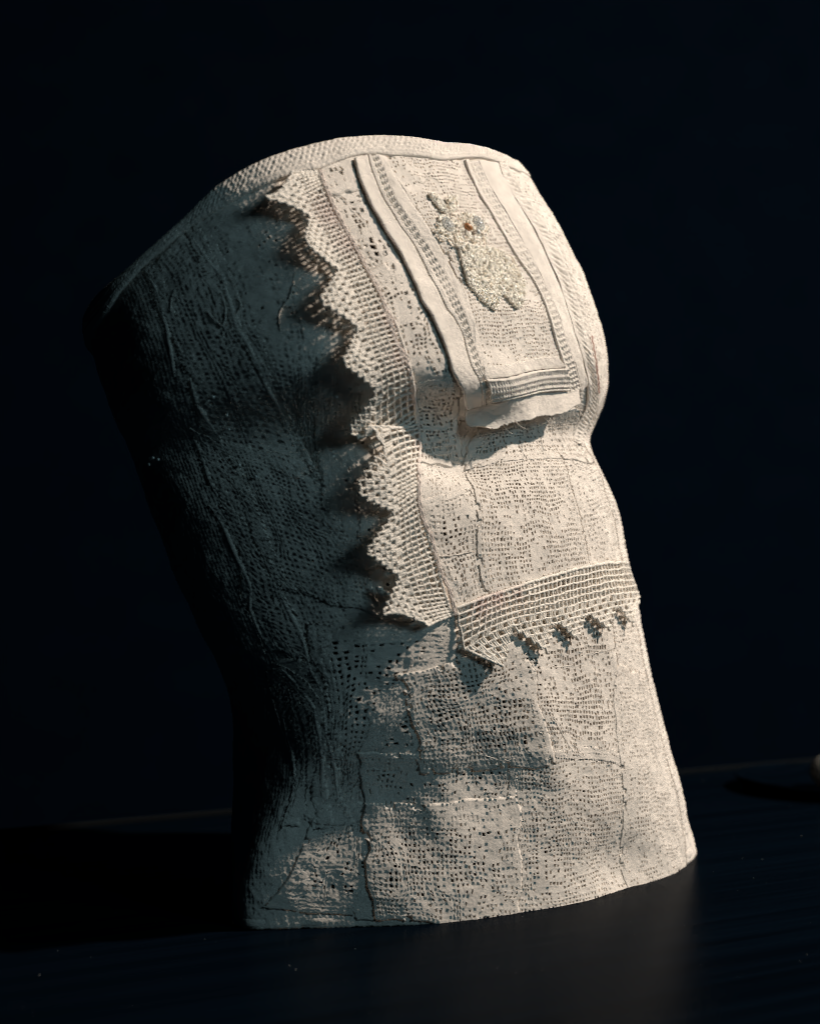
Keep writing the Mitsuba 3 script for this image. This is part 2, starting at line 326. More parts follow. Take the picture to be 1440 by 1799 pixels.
def skirt(v, low, f):
    """Closes a one-sided sheet with walls from its border edges to the points 'low' (same order as v)."""
    e = np.sort(f[:, [0, 1, 1, 2, 2, 0]].reshape(-1, 2), 1)
    d = f[:, [0, 1, 1, 2, 2, 0]].reshape(-1, 2)
    _, inv, n = np.unique(e[:, 0] * (len(v) + 1) + e[:, 1], return_inverse=True, return_counts=True)
    d = d[n[inv.ravel()] == 1]
    used = np.unique(d)
    idx = np.full(len(v), -1)
    idx[used] = np.arange(len(used)) + len(v)
    a, b = d[:, 0], d[:, 1]
    return np.vstack([v, low[used]]), np.vstack([f, np.c_[a, idx[a], idx[b]], np.c_[a, idx[b], b]])


def tubes(lines, radius, sides=6, rough=0.0, rng=None):
    """(n, k, 3) centre lines -> one mesh of tubes with closed ends."""
    p = np.asarray(lines, float)
    n, k, _ = p.shape
    r = np.broadcast_to(np.asarray(radius, float), (n, k)).copy()
    if rough:
        r *= 1 + rough * (rng.random((n, k)) - 0.5)
    tg = np.gradient(p, axis=1)
    tg /= np.linalg.norm(tg, axis=-1, keepdims=True) + 1e-12
    ref = np.where(np.abs(tg[..., 2:]) < 0.85, [0, 0, 1.0], [1.0, 0, 0])
    x = np.cross(tg, ref)
    x /= np.linalg.norm(x, axis=-1, keepdims=True) + 1e-12
    y = np.cross(tg, x)
    ang = np.arange(sides) * 2 * np.pi / sides
    ring = p[:, :, None] + r[:, :, None, None] * (np.cos(ang)[:, None] * x[:, :, None] + np.sin(ang)[:, None] * y[:, :, None])
    v = np.concatenate([ring.reshape(n, k * sides, 3), p[:, [0]] - tg[:, [0]] * r[:, [0], None] * 0.7, p[:, [-1]] + tg[:, [-1]] * r[:, [-1], None] * 0.7], 1)
    i, j = [q.ravel() for q in np.meshgrid(np.arange(k - 1), np.arange(sides), indexing='ij')]
    q = np.c_[i * sides + j, i * sides + (j + 1) % sides, (i + 1) * sides + (j + 1) % sides, (i + 1) * sides + j]
    jj = np.arange(sides)
    caps = np.vstack([np.c_[(jj + 1) % sides, jj, np.full(sides, k * sides)],
                      np.c_[(k - 1) * sides + jj, (k - 1) * sides + (jj + 1) % sides, np.full(sides, k * sides + 1)]])
    f = np.vstack([q[:, [0, 2, 1]], q[:, [0, 3, 2]], caps[:, ::-1]])
    per = k * sides + 2
    return v.reshape(-1, 3), (f[None] + (np.arange(n) * per)[:, None, None]).reshape(-1, 3)


def join(parts):
    vs, fs, o = [], [], 0
    for v, f in parts:
        vs.append(v)
        fs.append(f + o)
        o += len(v)
    return np.vstack(vs), np.vstack(fs)


_ico = trimesh.creation.icosphere(1)


def blobs(centres, radii):
    c = np.asarray(centres, float)
    r = np.broadcast_to(np.asarray(radii, float), (len(c),))
    v = c[:, None] + r[:, None, None] * np.asarray(_ico.vertices)[None]
    return v.reshape(-1, 3), (np.asarray(_ico.faces)[None] + (np.arange(len(c)) * len(_ico.vertices))[:, None, None]).reshape(-1, 3)


def put(key, mesh, mat, smooth=True, label=None, color=None, kind=None):
    k, n = key, 0
    while k in scene:
        n += 1
        k = f'{key}_{n:03d}'
    scene[k] = mikit.ply(mesh, mat, smooth=smooth, color=color)
    d = {}
    if label:
        d['label'] = label
    if kind:
        d['kind'] = kind
    if d:
        labels[k] = d
    return k


def sheet(a, b, hfun, res=0.32e-3, thick=0.5e-3, ragged=None, h_for_size=1e-3):
    """A strip of cloth between the edges a and b: hfun(s mm, w mm, w fraction) gives its height over the body in mm."""
    L = (length(a) + length(b)) / 2
    q = ruled(a, b, np.full(9, .5), np.linspace(0, 1, 9))
    W = np.linalg.norm(np.diff(surf(q[:, 0], q[:, 1]), axis=0), axis=1).sum()
    ns, nw = max(4, int(L / res)), max(4, int(W / res))
    S, Wf = np.meshgrid(np.linspace(0, 1, ns + 1), np.linspace(0, 1, nw + 1), indexing='ij')
    if ragged is not None:
        S, Wf = ragged(S, Wf, L, W)
    q = ruled(a, b, S, Wf)
    h = hfun(S * L * 1e3, Wf * W * 1e3, Wf) * 1e-3
    v = surf(q[..., 0], q[..., 1], h).reshape(-1, 3)
    low = surf(q[..., 0], q[..., 1], h - thick).reshape(-1, 3)
    i, j = [x.ravel() for x in np.meshgrid(np.arange(ns), np.arange(nw), indexing='ij')]
    o = lambda x, y: x * (nw + 1) + y  # noqa: E731
    f = np.vstack([np.c_[o(i, j), o(i + 1, j), o(i + 1, j + 1)], np.c_[o(i, j), o(i + 1, j + 1), o(i, j + 1)]])
    n = np.cross(v[f[0, 1]] - v[f[0, 0]], v[f[0, 2]] - v[f[0, 0]])
    if n @ (v[0] - low[0]) < 0:
        f = f[:, ::-1]
    v2, f2 = skirt(v, low, f)
    return join([(v2, f2), (low, f[:, ::-1])])


def gauze(a, b, h0, density, seed, cell=(2.15e-3, 2.3e-3), ragged=0.35, hole=(0.17, 0.33), inside=None, counts=None, rows=0.5, wrinkle=1.0, grid=None, over=1.3, relief=1.0):
    """A piece of plaster gauze between the edges a and b: a net of threads, its cells open (true holes) or filled with plaster."""
    rng = np.random.default_rng(seed)
    if grid is None:
        L = (length(a) + length(b)) / 2
        q = ruled(a, b, np.full(15, .5), np.linspace(0, 1, 15))
        W = np.linalg.norm(np.diff(surf(q[:, 0], q[:, 1]), axis=0), axis=1).sum()
        ns, nw = max(2, round(L / cell[1])), max(2, round(W / cell[0]))

        def at_uv(s, w):
            wob = meshkit.noise(np.stack([s * 6, w * 6, s * 0 + seed], -1), 1) - 0.5
            wob2 = meshkit.noise(np.stack([s * 6, w * 6, s * 0 + seed + 50], -1), 2) - 0.5
            s, w = 0.5 + (s - 0.5) * (1 + 3.4 * over * 1e-3 / L), 0.5 + (w - 0.5) * (1 + 2.4 * over * 1e-3 / W)
            return ruled(a, b, s + 1.6 * wob2 / ns, w + 2.0 * wob / nw)
    else:
        at_uv, ns, nw = grid
    jit = 0.09
    S, W_ = np.meshgrid(np.arange(ns + 1.0), np.arange(nw + 1.0), indexing='ij')
    S, W_ = S + jit * rng.normal(size=S.shape), W_ + jit * rng.normal(size=S.shape)

    def place(s, w, h):
        q = at_uv(s / ns, w / nw)
        p = body(q[..., 0], q[..., 1])
        c = meshkit.noise(p * 420, 11) - 0.5
        c2 = meshkit.noise(p * 150, 12) - 0.5
        return surf(q[..., 0], q[..., 1], (h0 + h + wrinkle * (0.28 * c + 0.45 * c2)) * 1e-3)

    i, j = [x.ravel() for x in np.meshgrid(np.arange(ns), np.arange(nw), indexing='ij')]
    cs, cw = (i + 0.5), (j + 0.5)
    keep = np.ones(len(i), bool)
    border = (i == 0) | (j == 0) | (i == ns - 1) | (j == nw - 1)
    if grid is None:
        keep &= ~(border & (rng.random(len(i)) < ragged))
    q = at_uv(cs / ns, cw / nw)
    if inside is not None:
        keep &= inside(q)
    P = body(q[:, 0], q[:, 1])
    n1 = meshkit.fbm(P * 110, 2, seed)
    rr, rc = rng.random(ns)[i], rng.random(nw)[j]
    dens = density(q) if callable(density) else density
    prob = dens * (0.25 + 2.6 * np.clip(n1 - 0.25, 0, 1)) * (1 - rows + 2 * rows * rr) * (1 - rows + 2 * rows * rc)
    open_ = (rng.random(len(i)) < np.clip(prob, 0, 0.93)) & keep & ~(border & (grid is None))
    filled = keep & ~open_
    C = (ns + 1) * (nw + 1)
    o = lambda x, y: x * (nw + 1) + y  # noqa: E731
    corner_h = relief * (0.06 + 0.12 * rng.random(S.shape))
    V = [place(S.ravel(), W_.ravel(), corner_h.ravel())]
    F = []
    # edge midpoints are shared between neighbouring cells: threads sag a little between the knots
    ma_s, ma_w = (S[:, :-1] + S[:, 1:]) / 2, (W_[:, :-1] + W_[:, 1:]) / 2
    mb_s, mb_w = (S[:-1] + S[1:]) / 2, (W_[:-1] + W_[1:]) / 2
    V.append(place(ma_s.ravel(), ma_w.ravel(), -0.02 - 0.1 * rng.random(ma_s.size)))
    V.append(place(mb_s.ravel(), mb_w.ravel(), -0.02 - 0.1 * rng.random(mb_s.size)))
    MA = lambda x, y: C + x * nw + y  # noqa: E731
    MB = lambda x, y: C + ma_s.size + x * (nw + 1) + y  # noqa: E731
    base = C + ma_s.size + mb_s.size
    ring = lambda x, y: np.c_[o(x, y), MA(x, y), o(x, y + 1), MB(x, y + 1), o(x + 1, y + 1), MA(x + 1, y), o(x + 1, y), MB(x, y)]  # noqa: E731
    fi, fj = i[filled], j[filled]
    V.append(place(cs[filled], cw[filled], relief * (-0.26 * rng.random(filled.sum()) - 0.06)))
    ids = base + np.arange(filled.sum())
    R = ring(fi, fj)
    for k in range(8):
        F.append(np.c_[R[:, k], R[:, (k + 1) % 8], ids])
    base += filled.sum()
    m = open_.sum()
    top_faces = sum(len(x) for x in F)
    if m:
        ang = np.arange(8) * np.pi / 4 - 3 * np.pi / 4
        ax = rng.uniform(*hole, m)[:, None] * (0.8 + 0.4 * rng.random(m))[:, None]
        ay = rng.uniform(*hole, m)[:, None] * 1.1
        sq = 1 + 0.16 * np.cos(4 * ang)[None] * -1
        hs = cs[open_][:, None] + ay * np.sin(ang)[None] * sq + 0.09 * rng.normal(size=(m, 1)) + 0.03 * rng.normal(size=(m, 8))
        hw = cw[open_][:, None] + ax * np.cos(ang)[None] * sq + 0.09 * rng.normal(size=(m, 1)) + 0.03 * rng.normal(size=(m, 8))
        V.append(place(hs.ravel(), hw.ravel(), np.full(m * 8, -0.03)))
        V.append(place(hs.ravel(), hw.ravel(), np.full(m * 8, -0.7)))
        H = base + np.arange(m * 8).reshape(m, 8)
        V.append(V[-2])                                      # walls have their own rim, so that the edge of a hole stays crisp
        G, H2 = H + m * 8, H + 2 * m * 8
        R = ring(i[open_], j[open_])
        top = []
        for k in range(8):
            k1 = (k + 1) % 8
            top += [np.c_[R[:, k], R[:, k1], H[:, k1]], np.c_[R[:, k], H[:, k1], H[:, k]]]
        F += top
    else:
        H = None
    v = np.vstack(V)
    f = np.vstack(F)
    nrm = np.cross(v[f[0, 1]] - v[f[0, 0]], v[f[0, 2]] - v[f[0, 0]])
    qq = at_uv(np.array([cs[filled][0] / ns]), np.array([cw[filled][0] / nw]))
    flip = nrm @ normal(qq[:, 0], qq[:, 1])[0] < 0
    walls = []
    if m:
        for k in range(8):
            k1 = (k + 1) % 8
            walls += [np.c_[H2[:, k], H2[:, k1], G[:, k1]], np.c_[H2[:, k], G[:, k1], G[:, k]]]
        walls = np.vstack(walls)
    # the outer border goes down towards the layer below (holes keep their own short walls)
    allf = np.vstack([f, walls]) if m else f
    hole_ids = np.zeros(len(v), bool)
    if m:
        hole_ids[np.r_[G.ravel(), H.ravel(), H2.ravel()]] = True
    e = allf[:, [0, 1, 1, 2, 2, 0]].reshape(-1, 2)
    es = np.sort(e, 1)
    _, inv, n = np.unique(es[:, 0] * (len(v) + 1) + es[:, 1], return_inverse=True, return_counts=True)
    e = e[(n[inv.ravel()] == 1)]
    e = e[~(hole_ids[e[:, 0]] & hole_ids[e[:, 1]])]
    used = np.unique(e)
    idx = np.full(len(v), -1)
    idx[used] = len(v) + np.arange(len(used))
    ctr = v[used]
    # straight down along the local normal, recovered from the nearest (theta, t)
    sall = np.concatenate([S.ravel(), ma_s.ravel(), mb_s.ravel()])
    wall_ = np.concatenate([W_.ravel(), ma_w.ravel(), mb_w.ravel()])
    qq = at_uv(sall[used] / ns, wall_[used] / nw)
    low = ctr - normal(qq[:, 0], qq[:, 1]) * (max(h0, 0) + 1.6) * 1e-3
    v = np.vstack([v, low])
    allf = np.vstack([allf, np.c_[e[:, 0], idx[e[:, 0]], idx[e[:, 1]]], np.c_[e[:, 0], idx[e[:, 1]], e[:, 1]]])
    if flip:
        allf = allf[:, ::-1]
    return v, allf


def loose(points, radius, key, mat='cotton', label=None):
    return put(key, tubes(np.asarray(points)[None], radius, 6), mat, label=label)




# ----------------------------------------------------------------- the setting: backdrop and table
def bx(key, lo, hi, mat, m=None, bevel=0.0, **lab):
    lo, hi = np.array(lo, float), np.array(hi, float)
    if bevel:
        c = np.array([[x, y, z] for x in (0, 1) for y in (0, 1) for z in (0, 1)])
        pts = [lo + bevel * np.where(np.arange(3) == k, 0, 1) * (1 - 2 * a) + (hi - lo) * a for a in c for k in range(3)]
        mesh = trimesh.convex.convex_hull(np.array(pts))
    else:
        mesh = trimesh.creation.box(bounds=[lo, hi])
    if m is not None:
        mesh.apply_transform(m)
    scene[key] = mikit.ply(mesh, mat)
    if lab:
        labels[key] = lab


def wall_colour(p, n, uv):
    v = pnoise(p.x * 300, p.y * 300, p.z * 300) * pnoise(p.x * 23, p.y * 23, p.z * 23 + 4)
    return mi.Color3f(0.0020, 0.0058, 0.0125) * (0.9 + 0.45 * v)


def grain(p, n, uv):
    u = p.x * TAB_U[0] + p.y * TAB_U[1]
    w = -p.x * TAB_U[1] + p.y * TAB_U[0]
    return 0.00005 * pfbm(u * 9, w * 420, 3.0, 3) + 0.00002 * pnoise(u * 60, w * 1600, 1.0)


def table_colour(p, n, uv):
    u = p.x * TAB_U[0] + p.y * TAB_U[1]
    w = -p.x * TAB_U[1] + p.y * TAB_U[0]
    return mi.Color3f(0.0009, 0.0028, 0.0058) * (0.5 + pfbm(u * 7, w * 300, 0.0, 3))


TAB_U = np.array([0.882, 0.471])
TAB_W = np.array([-0.471, 0.882])
bsdf('backdrop_paint', principled(proc(wall_colour), 0.9, 0.0))
bsdf('black_wood', {'type': 'bumpmap', 'nested': principled(proc(table_colour), 0.30, 0.006), 'bump': proc(grain, 4e-4), 'scale': 1.0})
bsdf('edge_glint_dark', principled((0.005, 0.0065, 0.008), 0.6, 0.02))
edge = np.array([-0.175, 0.604])
M = np.eye(4)
M[:2, 0], M[:2, 1], M[:2, 3] = TAB_U, TAB_W, edge
bx('table', (-0.8, -1.3, -0.045), (1.6, 0.0, 0.0), 'black_wood', M, 0.002, kind='structure', label='black wooden table top with long fine grain under the sculpture')
bx('table__edge_glint_strip', (-0.8, 0.0015, -0.03), (1.6, 0.0030, 0.0016), 'edge_glint_dark', M, 0.0004)  # added strip that catches light, for the bright line along the back edge
bx('backdrop', (-3.5, 1.9, -1.5), (3.5, 1.95, 3.0), 'backdrop_paint', kind='structure', label='plain blue-black backdrop wall far behind the sculpture')
rng = np.random.default_rng(8)
q = np.c_[rng.uniform(-.1, .62, 420), rng.uniform(-.42, -.02, 420)]
q = edge + q[:, :1] * TAB_U + q[:, 1:] * TAB_W
sz = 0.00007 + 0.00013 * rng.random(420) ** 3
v = np.vstack([np.c_[q, sz * .5][i] + sz[i] * np.asarray(trimesh.creation.icosphere(0).vertices) * [1, 1, .5] for i in range(420)])
f = np.vstack([np.asarray(trimesh.creation.icosphere(0).faces) + 12 * i for i in range(420)])
bsdf('lint', principled((0.35, 0.35, 0.35), 0.9, 0.1))
scene['dust'] = mikit.ply((v, f), 'lint')
labels['dust'] = {'label': 'fine pale dust specks scattered over the black table top', 'category': 'dust', 'kind': 'stuff'}
disc_c = np.array([0.2115, 0.722])
prof = np.array([(0, .0015), (.030, .0015), (.038, .003), (.043, .0065), (.045, .0068), (.0455, .006), (.041, .0005), (.036, 0.0), (0, 0.0)])
black_disc = trimesh.creation.revolve(prof, sections=64)  # shallow black round form with a raised rim
black_disc.apply_translation([disc_c[0], disc_c[1], 0.0003])
scene['black_disc'] = mikit.ply(black_disc, 'black_wood', smooth=40)
labels['black_disc'] = {'label': 'low black round form at the right edge of the table', 'category': 'black_disc'}
v, f = np.array(trimesh.creation.icosphere(4).vertices), np.array(trimesh.creation.icosphere(4).faces)
v = v * (1 + 0.22 * (meshkit.fbm(v * 1.6 + 3, 3, 4) - 0.5)[:, None]) * [.0085, .0075, .0085] + [disc_c[0] - 0.0005, disc_c[1] - .004, 0.0015 + .0080]
bsdf('stone', principled((0.10, 0.10, 0.095), 0.8, 0.2))
scene['pebble'] = mikit.ply((v, f), 'stone', smooth=True)
labels['pebble'] = {'label': 'blurred pale grey rounded pebble on the low black form, cut off by the right edge', 'category': 'pebble'}

# ----------------------------------------------------------------- the sculpture: added dark core and plaster gauze
TH = 'lace_sculpture'
labels[TH] = {'label': 'leaning hollow plaster gauze sculpture dressed with white lace, tape and a beaded owl', 'category': 'sculpture'}


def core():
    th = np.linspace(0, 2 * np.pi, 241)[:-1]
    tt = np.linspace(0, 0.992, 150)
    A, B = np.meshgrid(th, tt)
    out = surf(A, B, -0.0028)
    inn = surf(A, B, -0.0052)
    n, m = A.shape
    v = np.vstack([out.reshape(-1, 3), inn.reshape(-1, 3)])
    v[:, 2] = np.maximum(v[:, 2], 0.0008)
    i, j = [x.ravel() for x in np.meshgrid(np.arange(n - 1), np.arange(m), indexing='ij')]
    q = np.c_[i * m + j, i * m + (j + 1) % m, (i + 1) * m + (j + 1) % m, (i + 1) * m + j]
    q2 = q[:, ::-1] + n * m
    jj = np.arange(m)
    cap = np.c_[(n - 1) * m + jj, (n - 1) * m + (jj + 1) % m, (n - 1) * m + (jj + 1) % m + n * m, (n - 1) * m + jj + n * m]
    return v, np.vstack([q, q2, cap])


PATCH = [  # name, height mm, density of open cells, hole size, cell mm
    ('a1', 1.2, .5, (.20, .33), 2.2), ('a2', .7, .5, (.20, .34), 2.3), ('a3', 1.0, .55, (.19, .33), 2.2), ('a4', 1.4, .85, (.22, .36), 2.0),
    ('owl', .8, .55, (.14, .27), 1.7), ('s', .3, .28, (.17, .28), 2.1), ('b1', 1.3, .5, (.16, .30), 2.1),
    ('b2', 1.1, .60, (.17, .30), 2.0), ('b3', .6, .42, (.15, .27), 2.0), ('b4', .4, .65, (.20, .34), 2.1),
    ('c1', .9, .55, (.20, .34), 2.2), ('c2', 1.3, .62, (.20, .33), 2.2), ('c3', .6, .5, (.20, .32), 2.2), ('c4', .7, .36, (.17, .30), 2.1),
    ('c5', 1.2, .42, (.17, .28), 2.1), ('c6', .6, .30, (.17, .30), 2.1), ('c7', .8, .48, (.16, .28), 2.0), ('c8', 1.2, .35, (.14, .26), 2.0),
    ('c9', .5, .3, (.15, .26), 2.0), ('d1', .3, .34, (.18, .28), 2.4), ('d2', .5, .4, (.18, .3), 2.2),
    ('e1', .7, .03, (.15, .25), 2.1), ('e2', .35, .01, (.15, .25), 2.1), ('e4', .8, .10, (.15, .26), 2.0), ('e4b', .5, .05, (.15, .26), 2.1), ('e5', 1.5, .0, (.15, .25), 2.2),
    ('e6', 1.1, .02, (.15, .25), 2.2), ('e7', .5, .03, (.15, .25), 2.0), ('e8', 1.0, .0, (.15, .25), 2.0)]



class Path:
    """A polygon in (theta, t) that can say which points lie in it."""

    def __init__(self, g):
        self.g = np.asarray(g, float)

    def contains_points(self, q):
        a, b = self.g, np.roll(self.g, -1, 0)
        x, y = np.asarray(q)[:, :1], np.asarray(q)[:, 1:]
        cross = ((a[:, 1] > y) != (b[:, 1] > y)) & (x < (b[:, 0] - a[:, 0]) * (y - a[:, 1]) / (b[:, 1] - a[:, 1] + 1e-15) + a[:, 0])
        return cross.sum(1) % 2 == 1



def polygon(name, shrink=0.07):
    a, b = TR[f'p_{name}_l'], TR[f'p_{name}_r']
    A, B = at(a, np.linspace(0, 1, 12)), at(b, np.linspace(0, 1, 12))
    g = np.vstack([A, B[::-1]])
    return Path(g + shrink * (g.mean(0) - g))


from shapely.geometry import Polygon  # noqa: E402


def inner(name, by=0.055):
    g = Polygon(polygon(name, 0.0).g * [1, 3]).buffer(0).buffer(-by)
    g = max(getattr(g, 'geoms', [g]), key=lambda x: x.area)
    return Path(np.array(g.exterior.coords)[:-1] / [1, 3]) if not g.is_empty else Path(np.zeros((3, 2)))


polys = {p[0]: inner(p[0]) for p in PATCH}


def uncovered(q):
    k = np.ones(len(q), bool)
    for p in polys.values():
        k &= ~p.contains_points(q)
    return k


def cover():
    nth, nt = 300, 170

    def at_uv(s, w):
        th = w * 2 * np.pi
        wob = meshkit.noise(np.stack([s * 9, np.cos(th) * 2, np.sin(th) * 2], -1), 3) - 0.5
        return np.stack([th, np.clip(s, 0, 1) * 0.997 + 0.006 * wob * s * (1 - s) * 4], -1)

    def dens(q):
        th = np.mod(q[:, 0], 2 * np.pi)
        return (0.3 + 0.35 * (th < .7)) * np.clip((2.0 - th) / 0.5, 0.0, 1) * (q[:, 1] > 0.03)

    v, f = gauze(None, None, 0.0, dens, 77, grid=(at_uv, nt, nth), inside=uncovered, rows=0.3, relief=1.5)
    return v, f


put(TH + '__shade_core', core(), 'shade_core', label='added dark inner shell whose colour makes the gauze holes look unlit')
put(TH + '__gauze_cover', cover(), 'plaster')
for k, (name, h0, d, hole, cell) in enumerate(PATCH):
    put(TH + '__gauze_patch', gauze(TR[f'p_{name}_l'], TR[f'p_{name}_r'], 0.12 + (0.05 if name[0] == 'e' else 0.10 if name in ('c6', 'd1', 'd2', 'c3') else 0.42) * h0, 1.8 * d, 100 + k, (cell * 0.69e-3, cell * 0.75e-3), 0.10, (hole[0] + .045, hole[1] + .065), wrinkle=0.7 if name[0] == 'e' else 1.0, relief=2.0 if name[0] in 'de' else 1.2), 'plaster')


def lip():
    th = np.linspace(0, 2 * np.pi, 361)[:-1]
    rows = []
    for h, z in ((-4.5, .0004), (-1.2, .0004), (-.2, .0012), (-.1, .0030), (-.8, .0046), (-2.5, .0055)):
        p = surf(th, np.full_like(th, 0.008), h * 1e-3 + 0.0004 * np.sin(th * 23) * (h > -2))
        p[:, 2] = z
        rows.append(p)
    v = np.vstack(rows)
    m = len(th)
    i, j = [x.ravel() for x in np.meshgrid(np.arange(len(rows) - 1), np.arange(m), indexing='ij')]
    return v, np.c_[i * m + j, i * m + (j + 1) % m, (i + 1) * m + (j + 1) % m, (i + 1) * m + j]


put(TH + '__base_lip', lip(), 'plaster', label='smooth plaster lip along the foot of the sculpture')

# ----------------------------------------------------------------- crocheted lace
CREAM = np.array([0.83, 0.785, 0.715])


def yarn_colour(v, stain=None):
    c = CREAM * (0.9 + 0.12 * meshkit.noise(v * 700, 4))[:, None]
    if stain is not None:
        k = np.clip(stain, 0, 1)[:, None]
        c = c * (1 - k) + k * np.array([0.70, 0.56, 0.52])
    return c


def lace(key, inn_t, inn_h, hol, tips, n_tooth_rows, cols_in, cols_out, h_in, h_out, seed, start_full=False, pink=(), r0=0.40, bridge=None):
    """A crocheted edging: square mesh along the sewn edge, triangular points outside. Rows run across, columns along."""
    rng = np.random.default_rng(seed)
    nt = len(tips)
    # knots along the edging, in rows: hollows at 0, n, 2n ..., tips half-way
    ah = np.array([k * n_tooth_rows for k in range(len(hol))], float)
    atp = np.array([(k + .5) * n_tooth_rows for k in range(nt)])
    if start_full:
        atp = atp.copy()
        atp[0] = 0.22 * n_tooth_rows
    x_in = np.r_[ah, atp]
    o = np.argsort(x_in)
    A = PchipInterpolator(x_in[o], np.vstack([inn_h, inn_t])[o])
    Hf = PchipInterpolator(ah, hol)
    Tf = PchipInterpolator(atp, tips)
    N = int(round(ah[-1]))

    def uv(r, c):
        r, c = np.asarray(r, float), np.asarray(c, float)
        rr = np.clip(r, 0, N)
        a, hh, tt = A(rr), Hf(rr), Tf(np.clip(rr, atp[0], atp[-1]))
        x = np.clip(c / cols_in, 0, 1)[..., None]
        y = np.clip((c - cols_in) / cols_out, 0, 1.2)[..., None]
        return np.where(y > 0, hh + y * (tt - hh), a + x * (hh - a))

    def pos(r, c, dh=0.0):
        q = uv(r, c)
        f = np.clip(np.asarray(c) / (cols_in + cols_out), 0, 1.1)
        lift = 0.0 if bridge is None else bridge(np.asarray(r) / N)
        wave = 0.5 * (meshkit.noise(np.stack([np.asarray(r) * .35, np.asarray(c) * .3, np.asarray(r) * 0 + seed], -1), 6) - 0.5)
        return surf(q[..., 0], q[..., 1], (h_in + lift + (h_out - h_in) * f ** 1.3 + wave * f * 2 + dh) * 1e-3)

    def extent(r):
        k = np.clip(np.floor(r / n_tooth_rows), 0, nt - 1).astype(int)
        lo, hi = k * n_tooth_rows, (k + 1) * n_tooth_rows
        mid = atp[k]
        tri = np.where(r < mid, (r - lo) / np.maximum(mid - lo, 1e-6), (hi - r) / np.maximum(hi - mid, 1e-6))
        if start_full:
            tri = np.where(r < mid, np.where(k == 0, 1.0, tri), tri)
        return cols_in + np.clip(tri, 0, 1) * cols_out

    jr = 0.07 * rng.normal(size=(N + 2, cols_in + cols_out + 2))
    jc = 0.07 * rng.normal(size=(N + 2, cols_in + cols_out + 2))
    groups = {}

    def add(tooth, m):
        groups.setdefault(tooth, []).append(m)

    def line(r0_, c0_, r1_, c1_, n=5, bow=0.0, dh=0.0):
        s = np.linspace(0, 1, n)
        return pos(r0_ + (r1_ - r0_) * s + bow * np.sin(np.pi * s), c0_ + (c1_ - c0_) * s, dh + 0.10 * np.cos(2 * np.pi * s))

    rows = np.arange(N + 1)
    acc = {}

    def tube_add(tooth, pts, rad):
        acc.setdefault((tooth, len(pts)), []).append((pts, rad))

    knots = {}
    for r in rows:
        e = extent(float(r))
        for c in range(0, int(np.floor(e + 1e-6)) + 1):
            tooth = -1 if c <= cols_in else int(min(r // n_tooth_rows, nt - 1))
            R, C = r + jr[r, c], c + jc[r, c]
            outer = c > cols_in
            rad = r0 * (1.15 if outer else 1.0)
            knots.setdefault(tooth, []).append((R, C, rad * 1.25))
            if c + 1 <= e + 1e-6:
                t2 = tooth if c >= cols_in else -1
                if c >= cols_in:
                    t2 = int(min(r // n_tooth_rows, nt - 1))
                tube_add(t2, line(R, C, r + jr[r, c + 1], c + 1 + jc[r, c + 1], 4, 0.05 * rng.normal()), rad * 1.1)
            if r < N and c <= extent(float(r + 1)) + 1e-6:
                tube_add(tooth, line(R, C, r + 1 + jr[r + 1, c], c + jc[r + 1, c], 4, 0, 0.12), rad * (1.5 if c == 0 else 0.9))
            if r < N and c >= cols_in - 1 and c + 1 <= extent(r + 0.5) + 0.3 and (r + c) % 2 == 0:
                t3 = -1 if c < cols_in else int(min(r // n_tooth_rows, nt - 1))
                for x in (0.3, 0.7):
                    tube_add(t3, line(r + x, c - 0.05, r + x + 0.06 * rng.normal(), c + 1.05, 4, 0.05 * rng.normal(), 0.1), r0 * 1.05)
    # stepped stitches along the zigzag
    for k in range(nt):
        path = []
        for r in range(int(k * n_tooth_rows), int((k + 1) * n_tooth_rows)):
            e = float(np.round(extent(r + 0.5)))
            path += [(r + .05, e), (r + .95, e)]
            for x in (.12, .5, .88):
                knots.setdefault(k, []).append((r + x, e + 0.12 + 0.08 * rng.normal(), 0.40 + 0.10 * rng.random()))
        path = np.array([(k * n_tooth_rows, cols_in)] + path + [((k + 1) * n_tooth_rows, cols_in)] if not (start_full and k == 0) else path + [((k + 1) * n_tooth_rows, cols_in)], float)
        fine = np.vstack([path[:-1], (path[:-1] + path[1:]) / 2]).reshape(2, -1, 2).transpose(1, 0, 2).reshape(-1, 2)
        tube_add(k, pos(fine[:, 0], fine[:, 1], 0.1), r0 * 1.15)
    for (tooth, n), ls in acc.items():
        add(tooth, tubes(np.array([p for p, _ in ls]), np.array([[q * 1e-3] * n for _, q in ls]), 6, 0.35, rng))
    for tooth, ks in knots.items():
        ks = np.array(ks)
        add(tooth, blobs(pos(ks[:, 0], ks[:, 1], 0.1), ks[:, 2] * 1e-3 * (0.85 + 0.3 * rng.random(len(ks)))))
    first = None
    for tooth in sorted(groups):
        v, f = join(groups[tooth])
        v = v + 0.00022 * (np.stack([meshkit.noise(v * 1300, s) for s in (1, 2, 3)], -1) - 0.5)
        st = np.zeros(len(v))
        for (r, c, sr, sc) in pink:
            p0 = pos(np.array([r]), np.array([c]))[0]
            st = np.maximum(st, np.exp(-((np.linalg.norm(v - p0, axis=1) / sr) ** 2)) * sc)
        if tooth == -1:
            first = put(key, (v, f), 'yarn', color=yarn_colour(v, st))
        else:
            put(key + '__point', (v, f), 'yarn', color=yarn_colour(v, st))


